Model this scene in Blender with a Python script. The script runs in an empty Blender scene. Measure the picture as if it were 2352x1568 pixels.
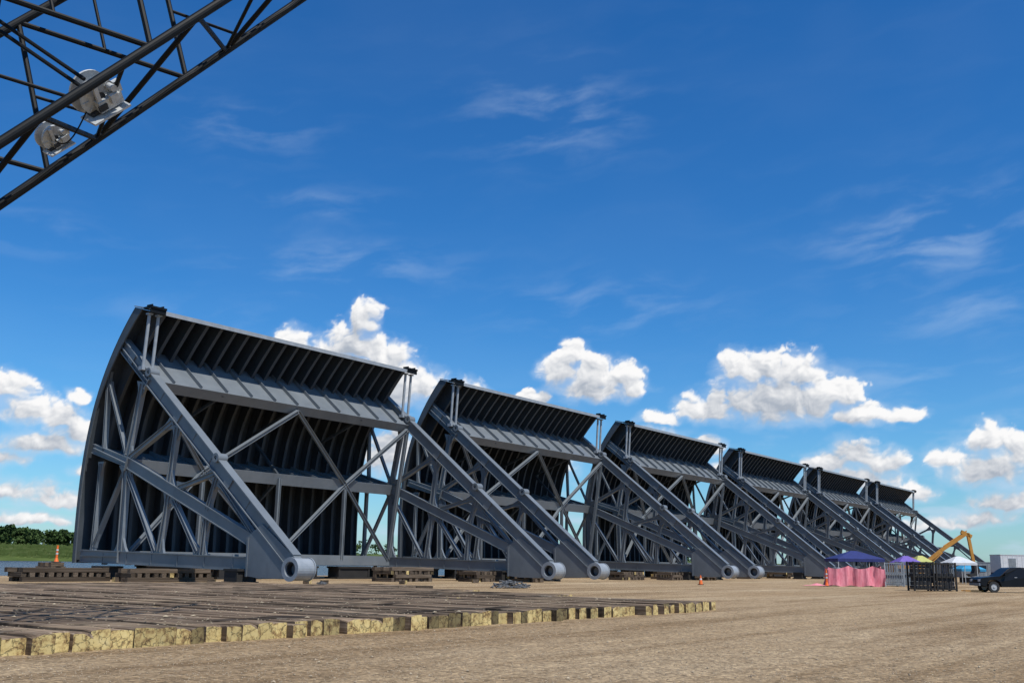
import bpy, math, random
import numpy as np
from mathutils import Vector, Matrix
random.seed(7); rng=np.random.RandomState(11)
scene=bpy.context.scene
col=scene.collection
R55=math.radians(54.735)
SP,CP=0.5773,0.8165          # the gate row runs along +X, river side is +Y
CAM=Vector((-48.70,-51.67,1.6))
def yard(x,y,z=0.0):
    """metres right of / ahead of the photographer's standing point -> yard coordinates"""
    return Vector((CAM.x+SP*x+CP*y, CAM.y-CP*x+SP*y, z))
YROT=-R55

# ------------------------------------------------------------------ materials
def newmat(name):
    m=bpy.data.materials.new(name); m.use_nodes=True
    nt=m.node_tree; b=nt.nodes['Principled BSDF']
    return m,nt,b
def N(nt,t,**k):
    n=nt.nodes.new(t)
    for a,v in k.items():
        if a=='op': n.operation=v
        elif a=='inp':
            for i,x in v.items(): n.inputs[i].default_value=x
        else: setattr(n,a,v)
    return n
def ramp(nt,stops):
    r=nt.nodes.new('ShaderNodeValToRGB'); e=r.color_ramp.elements
    while len(e)<len(stops): e.new(0.5)
    for el,(p,c) in zip(e,stops):
        el.position=p; el.color=(c[0],c[1],c[2],1)
    return r
def noisy(name,c1,c2,scale=2.0,rough=.6,bump=0.0,bscale=40,metal=0.0,stretch=None,c3=None,randomize=0.0,spec=.5,dust=None):
    m,nt,b=newmat(name); L=nt.links.new
    tc=N(nt,'ShaderNodeTexCoord'); mp=N(nt,'ShaderNodeMapping')
    if stretch: mp.inputs['Scale'].default_value=stretch
    L(tc.outputs['Object'],mp.inputs[0])
    n=N(nt,'ShaderNodeTexNoise',inp={'Scale':scale,'Detail':7,'Roughness':.6}); L(mp.outputs[0],n.inputs['Vector'])
    st=[(.3,c1),(.7,c2)] if c3 is None else [(.28,c1),(.52,c2),(.75,c3)]
    r=ramp(nt,st); L(n.outputs[0],r.inputs[0])
    src=r.outputs[0]
    if randomize:
        oi=N(nt,'ShaderNodeObjectInfo'); mr=N(nt,'ShaderNodeMapRange',inp={3:1-randomize,4:1+randomize}); L(oi.outputs['Random'],mr.inputs[0])
        hs=N(nt,'ShaderNodeHueSaturation'); L(mr.outputs[0],hs.inputs['Value']); L(src,hs.inputs['Color']); src=hs.outputs[0]
        ad=N(nt,'ShaderNodeVectorMath',op='ADD'); L(tc.outputs['Object'],ad.inputs[0])
        mm=N(nt,'ShaderNodeMath',op='MULTIPLY',inp={1:37.0}); L(oi.outputs['Random'],mm.inputs[0]); L(mm.outputs[0],ad.inputs[1]); L(ad.outputs[0],mp.inputs[0])
    if dust:   # patches of yard dirt and dark damp stains that run across neighbouring timbers
        ge=N(nt,'ShaderNodeNewGeometry')
        for (colr,sc,sx_,lo_,hi_,amt,sd_) in dust:
            mq=N(nt,'ShaderNodeMapping'); mq.inputs['Scale'].default_value=sx_; mq.inputs['Location'].default_value=(sd_,sd_,0); L(ge.outputs['Position'],mq.inputs[0])
            nn=N(nt,'ShaderNodeTexNoise',inp={'Scale':sc,'Detail':8,'Roughness':.65}); L(mq.outputs[0],nn.inputs['Vector'])
            mr2=N(nt,'ShaderNodeMapRange',interpolation_type='SMOOTHSTEP',inp={1:lo_,2:hi_,3:0,4:amt}); L(nn.outputs[0],mr2.inputs[0])
            mz=N(nt,'ShaderNodeMix',data_type='RGBA'); L(mr2.outputs[0],mz.inputs[0]); L(src,mz.inputs[6]); mz.inputs[7].default_value=(*colr,1); src=mz.outputs[2]
    L(src,b.inputs['Base Color']); b.inputs['Roughness'].default_value=rough; b.inputs['Metallic'].default_value=metal
    b.inputs['Specular IOR Level'].default_value=spec
    if bump:
        n2=N(nt,'ShaderNodeTexNoise',inp={'Scale':bscale,'Detail':6}); L(mp.outputs[0],n2.inputs['Vector'])
        bp=N(nt,'ShaderNodeBump',inp={'Strength':bump,'Distance':.03}); L(n2.outputs[0],bp.inputs['Height']); L(bp.outputs[0],b.inputs['Normal'])
    return m
GD=[((.20,.20,.19),.35,(1,1,.35),.56,.72,.30,5),((.07,.08,.09),1.1,(1,1,.25),.60,.75,.35,19)]
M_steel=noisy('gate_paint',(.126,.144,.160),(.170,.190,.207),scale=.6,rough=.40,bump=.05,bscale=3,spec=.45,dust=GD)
M_steel_shade=noisy('gate_paint_shaded',(.036,.044,.053),(.056,.066,.077),scale=.5,rough=.5,bump=.05,bscale=3,spec=.3)  # gate paint darkened: shade inside the skin is put into the colour
M_hub=noisy('hub_steel',(.22,.245,.27),(.30,.325,.35),scale=2,rough=.4)
M_dark=noisy('dark_void',(.012,.013,.015),(.025,.026,.03),rough=.7)
M_boom=noisy('boom_paint',(.004,.005,.006),(.008,.010,.012),scale=5,rough=.55,spec=.15)
M_galv=noisy('galvanised',(.33,.35,.36),(.56,.57,.56),scale=9,rough=.5,metal=.1)
DU=[((.30,.225,.15),.22,(.35,1.3,1),.50,.66,.7,0),((.022,.018,.014),.3,(.25,1.6,1),.52,.63,.85,31),((.42,.36,.28),1.4,(1,.5,1),.60,.72,.6,77)]
M_wood=noisy('weathered_timber',(.048,.033,.022),(.165,.118,.080),scale=3,rough=.9,bump=.6,bscale=14,stretch=(6,.5,6),c3=(.32,.255,.19),randomize=.55,spec=.12,dust=DU)
M_stack=noisy('crib_timber',(.04,.030,.022),(.10,.076,.055),scale=3,rough=.9,bump=.5,bscale=14,stretch=(6,.6,6),c3=(.20,.16,.125),randomize=.4,spec=.15)
M_black=noisy('black_stand',(.010,.010,.010),(.022,.02,.018),scale=3,rough=.8)
M_navy=noisy('navy_canvas',(.012,.02,.10),(.02,.03,.16),rough=.7)
M_purple=noisy('purple_canvas',(.11,.07,.30),(.17,.11,.42),rough=.7)
M_yellow=noisy('yellow_canvas',(.36,.37,.10),(.48,.47,.16),rough=.7)
M_white=noisy('white_canvas',(.46,.48,.50),(.60,.61,.62),rough=.7)
M_teal=noisy('blue_canvas',(.02,.20,.38),(.04,.30,.50),rough=.7)
M_pink=noisy('pink_tarp',(.58,.13,.18),(.80,.30,.34),scale=2.2,rough=.6,bump=.6,bscale=2.5,stretch=(3,3,.5))
M_orange=noisy('orange_plastic',(.75,.13,.02),(.85,.19,.03),rough=.5)
M_exc=noisy('machine_yellow',(.38,.17,.02),(.50,.24,.04),rough=.5)
M_truck=noisy('black_car_paint',(.004,.005,.007),(.007,.008,.011),rough=.35,spec=.25)
M_rubber=noisy('rubber',(.015,.015,.015),(.03,.03,.03),rough=.85)
M_net=noisy('old_rope',(.055,.06,.065),(.15,.155,.16),scale=9,rough=.9)
M_trailer=noisy('trailer_panel',(.50,.52,.54),(.64,.65,.66),rough=.5)
M_grey=noisy('grey_panel',(.14,.16,.18),(.24,.27,.29),rough=.6)
m,nt,b=newmat('car_glass'); b.inputs['Base Color'].default_value=(.02,.03,.04,1); b.inputs['Roughness'].default_value=.08; b.inputs['Specular IOR Level'].default_value=.3; M_glass=m
m,nt,b=newmat('timber_end'); L=nt.links.new
tc=N(nt,'ShaderNodeTexCoord'); oi=N(nt,'ShaderNodeObjectInfo')
ad=N(nt,'ShaderNodeVectorMath',op='ADD'); mm=N(nt,'ShaderNodeMath',op='MULTIPLY',inp={1:61.0}); L(oi.outputs['Random'],mm.inputs[0]); L(tc.outputs['Object'],ad.inputs[0]); L(mm.outputs[0],ad.inputs[1])
n1=N(nt,'ShaderNodeTexNoise',inp={'Scale':5,'Detail':9,'Roughness':.72}); L(ad.outputs[0],n1.inputs['Vector'])
r=ramp(nt,[(.32,(.05,.032,.018)),(.42,(.34,.22,.085)),(.52,(.64,.49,.20)),(.85,(.76,.63,.33))]); L(n1.outputs[0],r.inputs[0])
v=N(nt,'ShaderNodeTexVoronoi',feature='DISTANCE_TO_EDGE',inp={'Scale':4.6,'Randomness':1.0})
wn=N(nt,'ShaderNodeVectorMath',op='MULTIPLY_ADD'); L(n1.outputs['Color'],wn.inputs[0]); wn.inputs[1].default_value=(.3,.3,.3); L(ad.outputs[0],wn.inputs[2]); L(wn.outputs[0],v.inputs['Vector'])
cr=N(nt,'ShaderNodeMapRange',inp={1:.0,2:.035,3:.08,4:1.0}); L(v.outputs['Distance'],cr.inputs[0])
mx=N(nt,'ShaderNodeMix',data_type='RGBA',blend_type='MULTIPLY',inp={0:.9}); L(r.outputs[0],mx.inputs[6]); L(cr.outputs[0],mx.inputs[7])
hs=N(nt,'ShaderNodeHueSaturation'); mr=ramp(nt,[(0,(.14,)*3),(.20,(.30,)*3),(.30,(.72,)*3),(1,(1.0,)*3)]); L(oi.outputs['Random'],mr.inputs[0]); L(mr.outputs[0],hs.inputs['Value']); L(mx.outputs[2],hs.inputs['Color'])
L(hs.outputs[0],b.inputs['Base Color']); b.inputs['Roughness'].default_value=.85
bp=N(nt,'ShaderNodeBump',inp={'Strength':.6,'Distance':.02}); L(cr.outputs[0],bp.inputs['Height']); L(bp.outputs[0],b.inputs['Normal'])
M_end=m

# ------------------------------------------------------------------ mesh builder
class MB:
    eps=0.0
    def __init__(s): s.v=[];s.f=[];s.m=[]
    def poly(s,idx,m=0): s.f.append(idx); s.m.append(m)
    def hexa(s,c,m=0):
        i=len(s.v); s.v+= [tuple(p) for p in c]
        for q in ((0,3,2,1),(4,5,6,7),(0,1,5,4),(1,2,6,5),(2,3,7,6),(3,0,4,7)): s.poly([i+a for a in q],m)
    def box(s,x0,x1,y0,y1,z0,z1,m=0):
        s.hexa([(x0,y0,z0),(x1,y0,z0),(x1,y1,z0),(x0,y1,z0),(x0,y0,z1),(x1,y0,z1),(x1,y1,z1),(x0,y1,z1)],m)
    def obox(s,c,a,b,d,m=0):
        c,a,b,d=map(Vector,(c,a,b,d))
        s.hexa([c-a-b-d,c+a-b-d,c+a+b-d,c-a+b-d,c-a-b+d,c+a-b+d,c+a+b+d,c-a+b+d],m)
    def beam(s,p,q,w,h,side=None,m=0):
        p=Vector(p);q=Vector(q);t=(q-p);l=t.length;t.normalize()
        sd=Vector(side) if side else (Vector((0,0,1)).cross(t) if abs(t.z)<.95 else Vector((1,0,0)))
        sd=(sd-t*sd.dot(t)).normalized(); up=t.cross(sd)
        s.obox((p+q)/2,t*(l/2),sd*(w/2),up*(h/2),m)
    def ibeam(s,p,q,depth,fw,side=(1,0,0),tw=.06,tf=.07,m=0):
        """web lies in the plane square to 'side'; flanges are fw wide along 'side'"""
        MB.eps=(MB.eps+.0023)%.03
        p=Vector(p);q=Vector(q);t=(q-p);l=t.length;t.normalize()
        sd=Vector(side); sd=(sd-t*sd.dot(t)).normalized(); up=t.cross(sd); c=(p+q)/2
        s.obox(c,t*(l/2),sd*(tw/2+MB.eps),up*(depth/2-tf),m)
        for k in (-1,1): s.obox(c+up*k*(depth/2-tf/2),t*(l/2),sd*(fw/2+MB.eps),up*(tf/2),m)
    def tube(s,p,q,r,n=10,r2=None,m=0,cap=True):
        p=Vector(p);q=Vector(q);t=(q-p).normalized()
        a=t.orthogonal().normalized();b=t.cross(a); i=len(s.v); r2=r if r2 is None else r2
        for k in range(n):
            th=2*math.pi*k/n; d=a*math.cos(th)+b*math.sin(th)
            s.v.append(tuple(p+d*r)); s.v.append(tuple(q+d*r2))
        for k in range(n):
            k2=(k+1)%n; s.poly([i+2*k,i+2*k2,i+2*k2+1,i+2*k+1],m)
        if cap: s.poly([i+2*k for k in range(n)][::-1],m); s.poly([i+2*k+1 for k in range(n)],m)
    def ring(s,c,ax,R,r,h,n=28,m=0):
        c=Vector(c);ax=Vector(ax).normalized();a=ax.orthogonal().normalized();b=ax.cross(a);i=len(s.v)
        for k in range(n):
            th=2*math.pi*k/n;d=a*math.cos(th)+b*math.sin(th)
            for rr,hh in ((R,-h/2),(R,h/2),(r,h/2),(r,-h/2)): s.v.append(tuple(c+d*rr+ax*hh))
        for k in range(n):
            k2=(k+1)%n
            for j in range(4):
                j2=(j+1)%4; s.poly([i+4*k+j,i+4*k2+j,i+4*k2+j2,i+4*k+j2],m)
    def plate(s,pts,x0,x1,m=0):
        """polygon in the YZ plane extruded along X"""
        i=len(s.v);n=len(pts)
        for x in (x0,x1):
            for (y,z) in pts: s.v.append((x,y,z))
        s.poly([i+k for k in range(n)],m); s.poly([i+n+k for k in range(n)][::-1],m)
        for k in range(n):
            k2=(k+1)%n; s.poly([i+k,i+k2,i+n+k2,i+n+k],m)
    def mesh(s,name,mats,smooth=False):
        me=bpy.data.meshes.new(name); me.from_pydata(s.v,[],s.f)
        for mt in mats: me.materials.append(mt)
        me.polygons.foreach_set('material_index',s.m)
        if smooth: me.polygons.foreach_set('use_smooth',[True]*len(me.polygons))
        me.update()
        import bmesh
        bm=bmesh.new();bm.from_mesh(me);bmesh.ops.recalc_face_normals(bm,faces=bm.faces);bm.to_mesh(me);bm.free()
        return me
def add(name,me,loc=(0,0,0),rot=0,parent=None,label=None,cat=None,group=None,kind=None):
    o=bpy.data.objects.new(name,me); col.objects.link(o)
    o.location=loc; o.rotation_euler=(0,0,rot) if not isinstance(rot,tuple) else rot
    if parent: o.parent=parent
    if label:o["label"]=label
    if cat:o["category"]=cat
    if group:o["group"]=group
    if kind:o["kind"]=kind
    return o
def clone(root,loc,rot=None,label=None,scale=None):
    def cp(o,par):
        n=o.copy(); col.objects.link(n)
        if par is not None: n.parent=par
        for c in o.children: cp(c,n)
        return n
    n=cp(root,None); n.location=loc
    if rot is not None: n.rotation_euler=(0,0,rot)
    if scale: n.scale=scale
    if label: n["label"]=label
    return n

# ------------------------------------------------------------------ radial gate
W_G=31.76; PITCH=38.53
zs=np.array([1.2,3.6,6,9.1,12.2,15.3,18,19.7,21.1]); cs=np.array([24.7,24.8,24.8,24.6,24.2,23.1,21.8,20.7,19.5])
pf=np.polyfit(zs,cs,4)
ZZ=np.linspace(1.2,21.1,26); CC=np.polyval(pf,ZZ)
dC=np.polyval(np.polyder(pf),ZZ)
nrm=[Vector((0,-1,d)).normalized() for d in dC]        # inward (towards the pivot side)
def inner(k,dep,top=0.0):
    d=nrm[k]; p=Vector((0,CC[k],ZZ[k]))
    z=ZZ[k]; b=max(0,min(1,(z-13.5)/7.6))
    d2=(d*(1-b)+Vector((0,-.97,-.24))*b).normalized()
    return p+d2*(dep*(1-b)+top*b)
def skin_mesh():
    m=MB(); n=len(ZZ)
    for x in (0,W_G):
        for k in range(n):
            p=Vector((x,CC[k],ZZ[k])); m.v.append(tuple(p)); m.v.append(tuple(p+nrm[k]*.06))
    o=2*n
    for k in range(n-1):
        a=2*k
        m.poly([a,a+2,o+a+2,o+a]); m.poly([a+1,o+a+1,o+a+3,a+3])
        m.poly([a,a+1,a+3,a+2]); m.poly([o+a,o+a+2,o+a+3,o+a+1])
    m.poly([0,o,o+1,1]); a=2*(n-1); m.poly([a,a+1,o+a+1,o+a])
    return m.mesh('skin_plate',[M_steel_shade])
def strip(x0,x1,dep,top,base=.062,m=None,m_i=0):
    m=m or MB(); n=len(ZZ); i=len(m.v)
    for x in (x0,x1):
        for k in range(n):
            p=Vector((x,0,0)); a=Vector((0,CC[k],ZZ[k]))+nrm[k]*base; q=inner(k,dep,top)
            m.v.append(tuple(p+a)); m.v.append(tuple(p+q))
    o=2*n
    for k in range(n-1):
        a=i+2*k
        m.poly([a,a+1,a+3,a+2]); m.poly([o+a,o+a+2,o+a+3,o+a+1])
        m.poly([a,a+2,o+a+2,o+a]); m.poly([a+1,o+a+1,o+a+3,a+3])
    m.poly([i,o+i,o+i+1,i+1]); a=i+2*(n-1); m.poly([a,a+1,o+a+1,o+a])
    return m
def flange(x0,x1,dep,top,th=.05,m=None):
    m=m or MB(); n=len(ZZ); i=len(m.v)
    for x in (x0,x1):
        for k in range(n):
            a=inner(k,dep,top);q=inner(k,dep+th,top+th)
            m.v.append((x,a.y,a.z)); m.v.append((x,q.y,q.z))
    o=2*n
    for k in range(n-1):
        a=i+2*k
        m.poly([a,a+1,a+3,a+2]); m.poly([o+a,o+a+2,o+a+3,o+a+1])
        m.poly([a,a+2,o+a+2,o+a]); m.poly([a+1,o+a+1,o+a+3,a+3])
    m.poly([i,o+i,o+i+1,i+1]); a=i+2*(n-1); m.poly([a,a+1,o+a+1,o+a])
    return m
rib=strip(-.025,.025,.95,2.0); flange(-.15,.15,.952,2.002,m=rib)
rib_me=rib.mesh('rib',[M_steel_shade])
M_ep=noisy('end_plate_paint',(.060,.070,.082),(.088,.101,.115),scale=.8,rough=.5,spec=.3)
ep=strip(.01,.07,.30,.9,base=-.02); flange(.01,.12,.302,.902,m=ep); ep_me=ep.mesh('end_plate',[M_ep])
cap=MB()
cap.hexa([(-.05,19.55,21.16),(W_G+.05,19.55,21.16),(W_G+.05,17.35,20.66),(-.05,17.35,20.66),(-.05,19.56,21.24),(W_G+.05,19.56,21.24),(W_G+.05,17.34,20.74),(-.05,17.34,20.74)])
cap.box(-.05,W_G+.05,17.30,17.36,20.42,20.75)
cap_me=cap.mesh('top_cap',[M_hub])

def girder(y,z,d,length,fh,up_share,n=12):
    """web from the inner flange (y,z) along direction d to the skin, running the width of the gate"""
    d=Vector((0,d[0],d[1])).normalized(); up=Vector((1,0,0)).cross(d); up=up if up.z>0 else -up
    m=MB(); p=Vector((W_G/2,y,z)); X=Vector((W_G/2-.14,0,0))
    m.obox(p+d*length/2,X,d*(length/2),up*.03)
    m.obox(p+up*fh*(up_share-.5),X-Vector((.03,0,0)),d*.04,up*fh/2)
    for k in range(1,n):
        x=W_G*k/n
        m.obox(Vector((x,y,z))+d*length/2+up*.17,Vector((.03,0,0)),d*(length/2-.1),up*.14)
        m.obox(Vector((x,y,z))+d*length/2-up*.28,Vector((.03,0,0)),d*(length/2-.1),up*.25)
    return m
g_top=girder(17.3,15.0,(.777,.63),4.95,.90,.16).mesh('girder',[M_steel])
g_mid=girder(19.2,8.75,(.95,.30),4.6,.98,.4).mesh('girder',[M_steel])
g_bot=girder(19.2,1.75,(1,0),4.7,.9,.45).mesh('girder',[M_steel])
FX=.55
AD=Vector((0,-.777,-.63)); AU=Vector((0,-.63,.777))
ua=MB(); ua.ibeam((0,21.4,18.45),(0,.5,1.60),1.0,.74,tw=.40,tf=.08)
for k in range(9):
    t=.08+.1*k; y=21.4+(0.5-21.4)*t; z=18.45+(1.60-18.45)*t
    ua.obox((0,y,z),Vector((.24 if k%3 else .31,0,0)),AD*(.03 if k%3 else .35),AU*.41)
ua_me=ua.mesh('upper_arm',[M_steel])
ma=MB(); ma.ibeam((0,24.0,10.15),(0,19.3,8.85),.75,.46,tw=.30); ma.ibeam((0,19.5,8.9),(0,3.4,2.45),.86,.46,tw=.32)
ma_me=ma.mesh('middle_arm',[M_steel])
la=MB(); la.ibeam((0,24.2,1.75),(0,3.2,1.3),.95,.58,tw=.42)
for k in range(6): la.box(-.25,.25,6.2+3*k,6.26+3*k,1.1,1.98)
la_me=la.mesh('lower_arm',[M_steel])
STR=[((18.3,14.9),(19.45,9.2),.75),((19.45,8.5),(19.3,2.1),.85),((14.3,11.6),(19.2,9.2),.58),((13.6,11.2),(14.1,7.1),.68),
 ((14.0,6.2),(14.6,2.1),.62),((9.0,7.6),(12.9,6.7),.52),((8.7,7.3),(9.5,5.0),.52),((9.5,4.4),(9.7,1.9),.52),
 ((19.2,7.9),(15.1,2.1),.46),((13.4,5.9),(10.3,2.1),.46),((8.3,6.9),(4.4,3.2),.36),((22.9,16.1),(22.6,9.9),.32),((22.8,8.9),(22.9,2.2),.38),
 ((19.6,9.4),(22.6,15.2),.28),((19.6,8.3),(22.7,2.6),.28)]
strut_mes=[]
for a,b_,dp in STR:
    m=MB(); m.ibeam((0,)+a,(0,)+b_,dp*.64,.36,tw=.16,tf=.05)
    for e,o_ in ((a,b_),(b_,a)):
        t=Vector((o_[0]-e[0],o_[1]-e[1])).normalized(); q=Vector((-t.y,t.x)); E=Vector(e)
        w0=dp*1.05; w1=dp*.31
        pts=[E+q*w0-t*.15,E+q*(w0*.45+w1*.55)+t*.32,E+q*w1+t*1.0,E-q*w1+t*1.0,E-q*(w0*.45+w1*.55)+t*.32,E-q*w0-t*.15]
        MB.eps=(MB.eps+.0023)%.03
        m.plate([(p.x,p.y) for p in pts],-.09-MB.eps,.09+MB.eps)
    strut_mes.append(m.mesh('strut',[M_steel]))
gp=MB(); gp.plate([(3.4,4.0),(4.9,3.1),(4.7,.55),(3.4,.42),(.2,.42),(-.45,.75),(-.35,1.5),(.3,1.95)],-.31,.31)
gp.box(-.36,.36,4.6,4.75,.5,3.1)
gp_me=gp.mesh('side_frame',[M_steel])
hb=MB(); hb.ring((0,-.05,1.05),(1,0,0),.72,.47,1.5); hb.ring((-.77,-.05,1.05),(1,0,0),.78,.5,.08); hb.ring((.77,-.05,1.05),(1,0,0),.78,.5,.08); hb_me=hb.mesh('pivot_hub',[M_hub],smooth=False)
bs=MB(); bs.ring((0,-.05,1.05),(1,0,0),.465,.36,1.3,m=0); bs.ring((0,-.05,1.05),(1,0,0),.36,.02,.1,m=0); bs_me=bs.mesh('pivot_bushing',[M_dark])
ey=MB(); ey.ring((0,0,0),(1,0,0),.34,.15,.85,n=20); ey_me=ey.mesh('lifting_eye',[M_steel])
po=MB(); po.tube((0,18.0,16.1),(0,17.75,20.45),.13,12); po.box(-.2,.2,17.55,17.95,20.3,20.42)
po.box(-.24,.24,17.75,18.25,15.9,16.2); po_me=po.mesh('stay_post',[M_hub])
pc=MB(); pc.box(-.7,.7,17.1,18.2,20.76,20.92); pc.box(-.7,.7,17.2,17.3,20.4,20.76); pc.box(-.55,-.47,17.3,18.0,20.92,21.1);pc.box(.47,.55,17.3,18.0,20.92,21.1); pc_me=pc.mesh('post_bracket',[M_boom])
T_=(17.25,14.6);Mi=(19.15,8.75);Bo=(19.2,1.8)
def P3(fr,pt): return (1.0+(W_G-2.0)*fr,pt[0],pt[1])
BR=[((.5,T_),(.22,Mi)),((.5,T_),(.78,Mi)),((1,T_),(.78,Mi)),((0,T_),(.22,Mi)),((.22,Mi),(.5,Bo)),((.78,Mi),(.5,Bo)),((.78,Mi),(1,Bo)),((.22,Mi),(0,Bo)),
    ((.78,Mi),(.78,Bo)),((.22,Mi),(.22,Bo)),((.5,Mi),(.5,Bo)),((1,T_),(1,Bo))]
br_mes=[]
for a,b_ in BR:
    m=MB(); m.ibeam(P3(*a),P3(*b_),.30,.28,side=(0,-.9,-.3),tw=.06,tf=.04); br_mes.append(m.mesh('cross_brace',[M_steel]))
SB=[]
for fr in (.22,.5,.78):
    x=1+(W_G-2)*fr
    for (a,b_) in (((19.2,8.9),(23.2,12.6)),((19.3,8.6),(23.9,5.0)),((17.4,14.9),(23.0,12.8))):
        m=MB(); m.beam((x,)+a,(x,)+b_,.22,.22); SB.append(m.mesh('stay',[M_steel_shade]))

root=bpy.data.objects.new('radial_gate',None); col.objects.link(root)
root["label"]="huge blue-grey steel radial floodgate resting on timber blocks"; root["category"]="floodgate"; root["group"]="steel floodgates lined up in the yard"
sk=add('skin_plate',skin_mesh(),parent=root)
add('top_cap',cap_me,parent=sk)
NR=22
for k in range(1,NR): add('rib',rib_me,(W_G*k/NR,0,0),parent=sk)
add('end_plate',ep_me,parent=sk)
e2=add('end_plate',ep_me,(W_G,0,0),parent=sk); e2.scale=(-1,1,1)
for me in (g_top,g_mid,g_bot): add('girder',me,parent=root)
for x in (FX,W_G-FX):
    fr=add('side_frame',gp_me,(x,0,0),parent=root)
    add('upper_arm',ua_me,parent=fr);add('middle_arm',ma_me,parent=fr);add('lower_arm',la_me,parent=fr)
    for me in strut_mes: add('strut',me,parent=fr)
    add('pivot_hub',hb_me,parent=fr);add('pivot_bushing',bs_me,parent=fr)
    add('lifting_eye',ey_me,(0,8.6,8.7),parent=fr);add('lifting_eye',ey_me,(0,17.3,15.7),parent=fr)
    for dx in (-.42,.42): add('stay_post',po_me,(dx,0,0),parent=fr)
    add('post_bracket',pc_me,parent=fr)
for me in br_mes: add('cross_brace',me,parent=root)
for me in SB: add('stay',me,parent=root)
for g in range(1,6): clone(root,(g*PITCH,0,0))

# ------------------------------------------------------------------ timber mats
def timber_mesh(w,h,l,seed,mat,endmat,rag=.0,x0=0.0,m=None):
    r=random.Random(seed); own=m is None; m=m or MB(); c=.014; i0=len(m.v)
    ring=[(-w/2+c,0),(w/2-c,0),(w/2,c),(w/2,h-c),(w/2-c,h),(0,h),(-w/2+c,h),(-w/2,h-c),(-w/2,c)]
    nr=len(ring)
    chip=(r.uniform(-1,1),r.uniform(.2,1)) if rag else None
    ysteps=[0,.006,.03]+[k/6 for k in range(1,7)]
    for kk,yy in enumerate(ysteps):
        y=l*yy; jx=r.uniform(-.006,.006); jz=r.uniform(-.014,.01)
        for j,(x,z) in enumerate(ring):
            dx=r.uniform(-.006,.006); dz=jz if z>h/2 else 0
            if rag and kk<2 and z>h*.6 and x*chip[0]>0: dz-=rag*chip[1]*r.uniform(.4,1)*(1 if kk==0 else .5)
            m.v.append((x0+x+jx*(kk>2)+dx,y,z+dz))
    for k in range(len(ysteps)-1):
        for j in range(nr):
            j2=(j+1)%nr; a=i0+nr*k
            m.poly([a+j,a+j2,a+nr+j2,a+nr+j],0)
    m.poly([i0+j for j in range(nr)],1); m.poly([i0+nr*(len(ysteps)-1)+j for j in range(nr)],1)
    if own: return m.mesh('timber',[mat,endmat])
TWH=[(.40,.35),(.44,.36),(.38,.34),(.42,.36),(.36,.35),(.48,.35),(.34,.36),(.41,.33),(.39,.36),(.30,.34)]
TV=[timber_mesh(w,h,1.0,i,M_wood,M_end,rag=(.13 if i%3==0 else .03)) for i,(w,h) in enumerate(TWH)]
def mat_row(s0,s1,n0,length,jit,gaps,zoff=0.0,zr=.012):
    s=s0
    while s<s1:
        i=random.randrange(len(TWH)); w=TWH[i][0]
        L_=length+random.uniform(-.3,.3)
        y=n0+random.choice([0,0,random.uniform(-jit,jit),random.uniform(-jit,jit),random.uniform(-.08,.08)])
        o=add('mat_timber',TV[i],(s+w/2,y,zoff+random.uniform(-zr,zr)),random.uniform(-.004,.004),label="weathered square timber with pale cut end, laid on gravel",cat="timber",group="timbers laid side by side as a crane mat")
        o.scale=(1,L_,random.uniform(.88,1.04))
        s+=w+ (random.uniform(.06,.24) if random.random()<gaps else random.uniform(.0,.012))
mat_row(-44.5,-11.0,-34.6,8.3,.24,.19,-.02,.02)
mat_row(-38,-8.0,-26.2,8.7,.0,.02,-.07)
mat_row(-31,-3,-17.4,9.2,.0,.02,-.13)
# bolted four-timber mats nearer the gates
CMV=[]
for q in range(4):
    m=MB()
    for j in range(4): timber_mesh(.40,.30,1.0,90+q*7+j,M_wood,M_stack,x0=(j-1.5)*.402,m=m)
    m.box(-.84,.84,.10,.104,.10,.14,m=0); m.box(-.84,.84,.90,.904,.10,.14,m=0)
    CMV.append(m.mesh('crane_mat',[M_wood,M_stack]))
s=-25.0
while s<4:
    o=add('crane_mat',CMV[random.randrange(4)],(s+.8,-8.1+random.uniform(-.1,.1),-.14+random.uniform(-.02,.02)),random.uniform(-.006,.006),label="weathered brown crane mat of bolted timbers on gravel",cat="timber mat",group="crane mats laid beside the gates")
    o.scale=(1,random.uniform(6.6,7.2),1); s+=1.64
s=-20.0
while s<-1.5:
    o=add('crane_mat',CMV[random.randrange(4)],(s+.8,-.8+random.uniform(-.2,.2),-.17+random.uniform(-.02,.02)),random.uniform(-.01,.01),label="weathered brown crane mat of bolted timbers on gravel",cat="timber mat",group="crane mats laid beside the gates")
    o.scale=(1,random.uniform(6.6,7.2),1); s+=1.66

# crib stacks
SV=[timber_mesh(w,h,1.0,40+i,M_stack,M_end if i==0 else M_stack) for i,(w,h) in enumerate([(.34,.30),(.36,.30),(.33,.30),(.35,.30),(.35,.30)])]
def stack(cx,cy,w,l,layers,rot=0,pitch=.40):
    """alternating layers of square timbers"""
    for k in range(layers):
        along=(k%2==0)
        span=w if along else l; ln=l if along else w
        cnt=max(2,int(span/pitch))
        if not along: cnt=max(2,int(cnt*.7))
        for j in range(cnt):
            p=-span/2+.2+(span-.4)*j/(cnt-1)+random.uniform(-.05,.05)
            ll=ln*random.uniform(.85,1.08)
            if along: lx,ly,ra=p,-ll/2,0
            else: lx,ly,ra=ll/2,p,math.pi/2
            v=Vector((lx,ly,0)); v.rotate(Matrix.Rotation(rot,3,'Z'))
            o=add('crib_timber',random.choice(SV[1:] if random.random()<.6 else SV),(cx+v.x,cy+v.y,.302*k),rot+ra+random.uniform(-.03,.03),label="dark weathered square timber stacked in cribbing on gravel",cat="timber",group="timbers stacked as cribbing under the gates")
            o.scale=(1,ll,1)
HP=math.pi/2
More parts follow.
